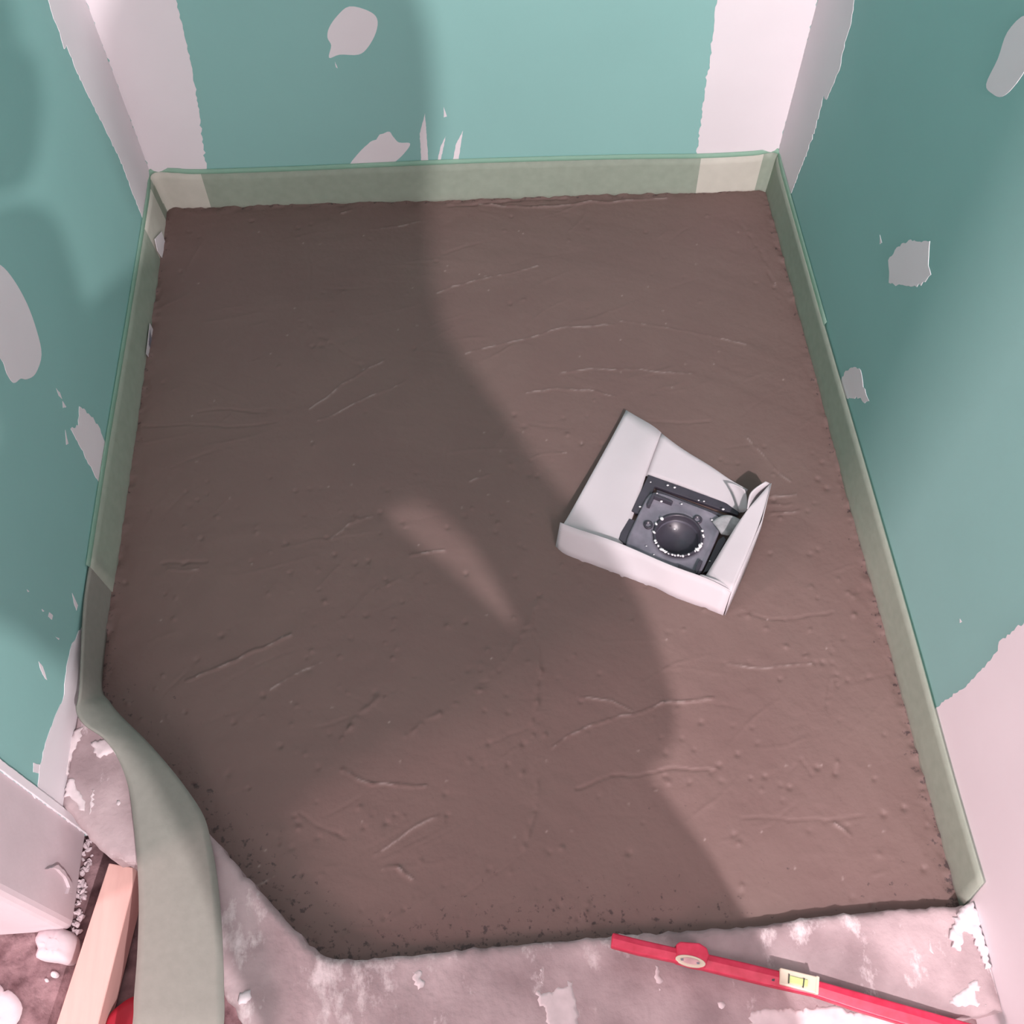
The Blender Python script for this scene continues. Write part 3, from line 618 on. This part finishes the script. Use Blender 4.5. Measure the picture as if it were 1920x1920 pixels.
# body plate with round hole
R = .033
bm = bmesh.new()
hx0, hx1, hy0, hy1 = -.073, .058, -.060, .066
def rr_pts(x0, x1, y0, y1, r, N=64):
    out = []
    for k in range(N):
        a = 2*math.pi*k/N; c, s = math.cos(a), math.sin(a); mx, my = (x0+x1)/2, (y0+y1)/2; hx, hy = (x1-x0)/2, (y1-y0)/2
        n_ = 7.; rr = (abs(c/hx)**n_+abs(s/hy)**n_)**(-1/n_); out.append((mx+rr*c, my+rr*s))
    return out
N = 64
o_out = rr_pts(hx0, hx1, hy0, hy1, .01)
prof = []
def ringv(f): return [bm.verts.new(L(*f(k))) for k in range(N)]
cs = [(math.cos(2*math.pi*k/N), math.sin(2*math.pi*k/N)) for k in range(N)]
rings = [ringv(lambda k: (*o_out[k], -.004)), ringv(lambda k: (*o_out[k], .012)), ringv(lambda k: (o_out[k][0]*.95, o_out[k][1]*.95, .014)),
         ringv(lambda k: (o_out[k][0]*.90, o_out[k][1]*.90, .010)), ringv(lambda k: (cs[k][0]*.047, cs[k][1]*.047, .012)), ringv(lambda k: (cs[k][0]*.040, cs[k][1]*.040, .013)),
         ringv(lambda k: (cs[k][0]*.038, cs[k][1]*.038, -.008))]
for a, b in zip(rings[:-1], rings[1:]):
    for i in range(N): bm.faces.new((a[i], a[(i+1) % N], b[(i+1) % N], b[i]))
bmesh.ops.recalc_face_normals(bm, faces=bm.faces[:])
obj('drain_body', bm, M['drain'], dr, smooth=True)
def lathe(name, prof, m, c=(0, 0), par=None, N=48):
    bm = bmesh.new(); rg = [[bm.verts.new(L(c[0]+r*math.cos(2*math.pi*k/N), c[1]+r*math.sin(2*math.pi*k/N), z)) for k in range(N)] for r, z in prof]
    for a, b in zip(rg[:-1], rg[1:]):
        for i in range(N): bm.faces.new((a[i], a[(i+1) % N], b[(i+1) % N], b[i]))
    if prof[-1][0] > 0: bm.faces.new(rg[-1])
    bmesh.ops.recalc_face_normals(bm, faces=bm.faces[:]); return obj(name, bm, m, par or dr, smooth=True)
lathe('drain_ring', [(.040, .006), (.0405, .016), (.038, .018), (.0355, .016), (.035, -.002)], M['drain_dark'])
lathe('drain_cup', [(.0395, .004), (.0352, .004), (.034, -.010), (.030, -.014), (.016, -.009), (.0155, -.009)], M['trap'])
for px in ((1216, 984), (1308, 974)):
    x, y = inv(*px, .014); lathe('screw_hole', [(.0075, .011), (.0075, .015), (.005, .0155), (.004, .011), (.001, .011)], M['drain_dark'], (x, y), N=20)
# clamp ribs in the corners
for x0, x1, y0, y1 in ((-.062, -.030, .050, .055), (-.066, -.061, .030, .055), (.020, .050, -.058, -.052), (.046, .052, -.055, -.030)):
    bm = bmesh.new(); loc_box(bm, x0, x1, y0, y1, .009, .020); o = obj('clamp_rib', bm, M['drain_dark'], dr); bevel(o, .001)
bm = bmesh.new(); loc_box(bm, hx0+.01, hx1+.012, .066, .071, -.002, .010); o = obj('clamp_bar', bm, M['drain_dark'], dr); bevel(o, .001)
bm = bmesh.new(); loc_box(bm, hx0, hx1, -.069, -.062, -.002, .012); o = obj('clamp_bar', bm, M['drain_dark'], dr); bevel(o, .001)
# right-hand slanted guide
px_prism('guide_rail', [(1347, 1012), (1357, 1004), (1362, 1012), (1330, 1070), (1318, 1074)], .002, .014, M['drain_dark'])
sheet('clear_tape', [[C(1335, 978, .018), C(1352, 965, .024), C(1372, 965, .022), C(1390, 975, .022)], [C(1345, 990, .018), C(1358, 985, .026), C(1372, 980, .018), C(1382, 990, .020)], [C(1352, 1002, .016), C(1362, 1004, .018), C(1368, 1004, .018), C(1374, 1000, .016)]], M['tape'], dr, th=.0006)
# white crumbs of sealing compound round the ring
bm = bmesh.new()
for k in range(64):
    a = 2*math.pi*(k+random.random()*.6)/64
    if math.sin(a) > .60: continue
    if random.random() < .35: continue
    r = .0395+random.gauss(0, .0006); s = random.uniform(.0012, .0030)
    big = (2.6 < a < 3.3); s *= 1.5 if big else 1
    mt = Matrix.Translation(L(r*math.cos(a), r*math.sin(a), .0175)) @ Matrix.Rotation(random.random()*3, 4, 'Z') @ Matrix.Diagonal((s*random.uniform(.8, 2), s, s*.6, 1))
    bmesh.ops.create_icosphere(bm, subdivisions=1, radius=1, matrix=mt)
for u, v in ((1220, 904), (1232, 925), (1252, 910), (1265, 914), (1320, 940), (1356, 955), (1335, 975), (1212, 1024), (1226, 1040), (1282, 1063), (1200, 950), (1265, 992), (1310, 938), (1278, 945), (1331, 1052), (1240, 940)):
    s = random.uniform(.0010, .0020); p = C(u, v, .016)
    bmesh.ops.create_icosphere(bm, subdivisions=1, radius=1, matrix=Matrix.Translation(p) @ Matrix.Diagonal((s*1.4, s, s*.7, 1)))
o = obj('sealant_crumbs', bm, M['crumb'], dr, smooth=True); o['kind'] = 'stuff'

# --- spirit level lying across the kerb
lv = thing('spirit_level', 'long red spirit level lying across the concrete curb at the right', 'level', at_kerb(1500, 1840))
# outline on the top face: (px top edge, px bottom edge), z of top
lev = [((1149, 1748), (1146, 1775), .066), ((1200, 1761), (1198, 1789), .0645), ((1262, 1775), (1262, 1802), .063),
       ((1330, 1789), (1322, 1818), .061), ((1400, 1805), (1394, 1836), .059), ((1458, 1819), (1452, 1850), .057), ((1534, 1838), (1528, 1867), .054),
       ((1620, 1862), (1608, 1894), .051), ((1720, 1890), (1706, 1924), .048), ((1840, 1924), (1820, 1962), .044)]
bm = bmesh.new(); rows = []
for a, b, z in lev:
    p, q_ = C(*a, z), C(*b, z)
    mid = p.lerp(q_, .42)+Vector((0, 0, .0018))
    rows.append([bm.verts.new(x) for x in (p-Vector((0, 0, .016)), p, mid, q_, q_-Vector((0, 0, .016)))])
for r0, r1_ in zip(rows[:-1], rows[1:]):
    for i in range(5): bm.faces.new((r0[i], r0[(i+1) % 5], r1_[(i+1) % 5], r1_[i]))
bm.faces.new(rows[0]); bm.faces.new(rows[-1][::-1]); bmesh.ops.recalc_face_normals(bm, faces=bm.faces[:])
o = obj('level_body', bm, M['red'], lv); bevel(o, .0022, 3, 30)
def lev_prism(name, px, z1, h, m, bev=.001):
    bm = bmesh.new(); pts = [C(u, v, z1) for u, v in px]
    prism(bm, [p-Vector((0, 0, h)) for p in pts], Vector((0, 0, h))); o = obj(name, bm, m, lv); bevel(o, bev, 2); return o
lev_prism('end_vial_mount', [(1268, 1770), (1276, 1765), (1312, 1768), (1326, 1777), (1330, 1790), (1322, 1816), (1300, 1812), (1268, 1803)], .0655, .022, M['red'], .002)
ov = []
for k in range(24):
    a = 2*math.pi*k/24; x = 29*math.cos(a); y = 10.5*math.sin(a); t = math.radians(13); ov.append((1295+x*math.cos(t)-y*math.sin(t), 1802+x*math.sin(t)+y*math.cos(t)))
end = lev_prism('end_vial', ov, .0665, .006, M['vial_house'], .0008); end['label'] = 'small cream oval vial window near the tip'
ov2 = [(1295+(x-1295)*.62, 1802+(y-1802)*.55) for x, y in ov]
lev_prism('vial_window', ov2, .0672, .002, M['mount'], .0003)
for u, v in ((1279, 1799), (1309, 1806)):
    lev_prism('vial_line', [(u-3, v-2), (u+2, v-2), (u+3, v+2), (u-2, v+2)], .0678, .001, M['drain'], .0002)
hs = lev_prism('vial_housing', [(1463, 1814), (1533, 1831), (1530, 1863), (1462, 1845)], .0615, .030, M['vial_house'], .0015)
lev_prism('housing_rim', [(1531, 1829), (1537, 1831), (1535, 1865), (1528, 1863)], .0620, .030, M['vial_house'], .001)
vi = lev_prism('vial', [(1479, 1828), (1516, 1837), (1514, 1851), (1478, 1842)], .0630, .003, M['vial'], .001)
for (u0, v0), (u1, v1) in (((1480, 1826), (1479, 1844)), ((1508, 1834), (1506, 1852))):
    lev_prism('vial_line', [(u0-1, v0), (u0+1, v0), (u1+1, v1), (u1-1, v1)], .0636, .001, M['black'], .0001)
lev_prism('body_notch', [(1447, 1826), (1455, 1828), (1452, 1840), (1447, 1839)], .0585, .003, M['drain_dark'], .0003)

# --- batten, rubble, red sheet in the lower left
zt = -.018
def taper_plank():
    p = [atz(204, 1618, zt), atz(258, 1628, zt), atz(183, 1925, zt), atz(104, 1925, zt)]
    d1 = (p[2]-p[1]); d2 = (p[3]-p[0]); p[2] = p[2]+d1*.45; p[3] = p[3]+d2*.45
    bm = bmesh.new(); prism(bm, [Vector((q.x, q.y, ZF+.003)) for q in p], Vector((0, 0, zt-ZF-.003)))
    o = obj('timber_batten', bm, M['wood']); bevel(o, .0015, 2)
    return tag(o, 'pale pink planed timber batten butted against the curb at lower left', 'batten')
taper_plank()
def rock(name, px, h, m, jit=.002, lab='', cat='', z=ZF+.002):
    o = blob_on(name, px, z, h, m, None, jit); return tag(o, lab, cat)
rock('plaster_chunk', [(80, 1752), (100, 1742), (132, 1746), (150, 1764), (148, 1790), (138, 1810), (108, 1806), (76, 1800), (78, 1782), (74, 1766)], .024, M['plaster'], .0003,
     'broken chunk of white plaster on the rough floor below the wall corner', 'plaster')
rock('plaster_crumb', [(98, 1823), (107, 1822), (111, 1829), (106, 1834), (98, 1832)], .006, M['chip'], .0006, 'tiny round white plaster crumb on the floor left of the timber batten', 'plaster')
rock('plaster_crumb', [(85, 1836), (90, 1835), (92, 1840), (87, 1842)], .004, M['chip'], .0004, 'smallest white plaster speck left of the timber batten', 'plaster')
rock('plaster_spill', [(-40, 1850), (5, 1852), (30, 1865), (42, 1890), (30, 1925), (10, 1960), (-60, 1950)], .003, M['plaster'], .0015, 'flat pale plaster spill on the rough floor at bottom left', 'plaster')
# red crumpled sheet under the loose strip
bm = bmesh.new(); rows = []
edge = [(193, 1926), (199, 1908), (208, 1894), (222, 1884), (236, 1872), (262, 1862), (300, 1866), (330, 1890)]
for j in range(7):
    row = []
    for i, (u, v) in enumerate(edge):
        p = atz(u, v, ZF+.03); q_ = Vector((p.x*1.0, -.02+.01*math.sin(i), 0)); t = j/6
        s = p.lerp(Vector((q_.x+.01, q_.y, ZF+.03)), t)
        s.z = ZF+.012+.030*math.sin(math.pi*min(1, t*1.2))*(.7+.3*math.sin(i*1.3+j))+(.012 if j == 0 else 0.006)
        row.append(bm.verts.new(s))
    rows.append(row)
for a, b in zip(rows[:-1], rows[1:]):
    for i in range(len(a)-1): bm.faces.new((a[i], a[i+1], b[i+1], b[i]))
o = obj('plastic_sheet', bm, M['red_plastic'], smooth=True); subsurf(o, 2); solidify(o, .002)
tag(o, 'crumpled dark red plastic sheet on the floor behind the loose strip', 'sheet')

# loose plaster edge at foot of the left pier (part of that wall)
bm = bmesh.new()
for k in range(80):
    t = random.random(); s_ = random.uniform(.001, .0036)
    p = Vector((XL+random.uniform(-.002, .010), .432-.13*t, ZF+random.uniform(0, .010)))
    mt = Matrix.Translation(p) @ Matrix.Rotation(random.random()*3, 4, 'Z') @ Matrix.Diagonal((s_, s_*1.6, s_*.8, 1))
    bmesh.ops.create_icosphere(bm, subdivisions=1, radius=1, matrix=mt)
for v in bm.verts: v.co += Vector((random.gauss(0, .0006), random.gauss(0, .0006), random.gauss(0, .0006)))
o = obj('plaster_residue', bm, M['plaster'], wf)

# ------------------------------------------------------------------ the photographer, standing just outside the frame
def skin_body(name, verts, edges, root, m, sub=2):
    me = bpy.data.meshes.new(name); me.from_pydata([v[0] for v in verts], edges, []); me.update()
    o = bpy.data.objects.new(name, me); COL.objects.link(o)
    md = o.modifiers.new('skin', 'SKIN'); md.use_smooth_shade = True
    sv = me.skin_vertices[0].data
    for i, v in enumerate(verts):
        r = v[1]; sv[i].radius = r if isinstance(r, tuple) else (r, r)
    sv[root].use_root = True
    subsurf(o, sub); me.materials.append(m); return o
V = [((.235, -.31, .97), .165), ((.175, -.29, 1.10), .140), ((.115, -.27, 1.23), .115), ((.185, -.27, 1.325), .120), ((.270, -.27, 1.405), .070),
     ((.282, -.265, 1.49), .088), ((.284, -.265, 1.58), .098), ((.280, -.275, 1.66), .070),
     ((.298, -.265, 1.325), .066), ((.335, -.265, 1.23), .046), ((.372, -.265, 1.12), .052), ((.37, -.28, 1.05), .055), ((.36, -.29, 1.02), .045),
     ((.075, -.26, 1.335), .060), ((.01, -.20, 1.20), .052), ((-.025, -.17, 1.05), .056), ((-.015, -.11, 1.22), .040), ((.005, -.075, 1.38), .030),
     ((.335, -.33, .80), .112), ((.345, -.32, .46), .070), ((.35, -.34, .04), .050), ((.35, -.24, -.03), .040),
     ((.155, -.33, .80), .120), ((.14, -.30, .46), .070), ((.12, -.33, .04), .050), ((.11, -.23, -.03), .040)]
V = [(a, b*1.12) for a, b in V]
V[1] = ((.165, -.28, 1.105), .146); V[2] = ((.078, -.265, 1.245), .104); V[3] = ((.175, -.27, 1.335), .115); V[9] = ((.343, -.265, 1.23), .038); V[8] = ((.312, -.265, 1.325), .058); V[10] = ((.370, -.262, 1.145), .052); V[0] = ((.235, -.31, 1.0), .175)
E_ = [(0, 1), (1, 2), (2, 3), (3, 4), (4, 5), (5, 6), (6, 7), (3, 8), (8, 9), (9, 10), (10, 11), (11, 12), (3, 13), (13, 14), (14, 15), (15, 16), (16, 17), (0, 18), (18, 19), (19, 20), (20, 21), (0, 22), (22, 23), (23, 24), (24, 25)]
person = skin_body('person', V, E_, 0, M['cloth'])
tag(person, 'person in dark jacket standing outside the shower holding up a phone', 'person')
# hand with five fingers round the phone
hv = [((.005, -.075, 1.38), .026), ((.010, -.060, 1.43), .028)]; he = [(0, 1)]
for dx, ln in ((-.024, .050), (-.008, .058), (.008, .055), (.024, .045)):
    i = len(hv); hv += [((.010+dx, -.052, 1.455), .010), ((.010+dx*1.2, -.030, 1.455+ln*.5), .009), ((.010+dx*1.2, -.022, 1.455+ln*.8), .008)]; he += [(1, i), (i, i+1), (i+1, i+2)]
i = len(hv); hv += [((.045, -.058, 1.44), .011), ((.055, -.062, 1.475), .010)]; he += [(1, i), (i, i+1)]
hand = skin_body('hand', hv, he, 0, M['skin'], 1); hand.parent = person
ph = bmesh.new(); box(ph, (-.035, -.052, 1.47), (.040, -.044, 1.62)); ph = obj('phone', ph, M['black']); bevel(ph, .003)
tag(ph, 'black phone held up by the standing person', 'phone')
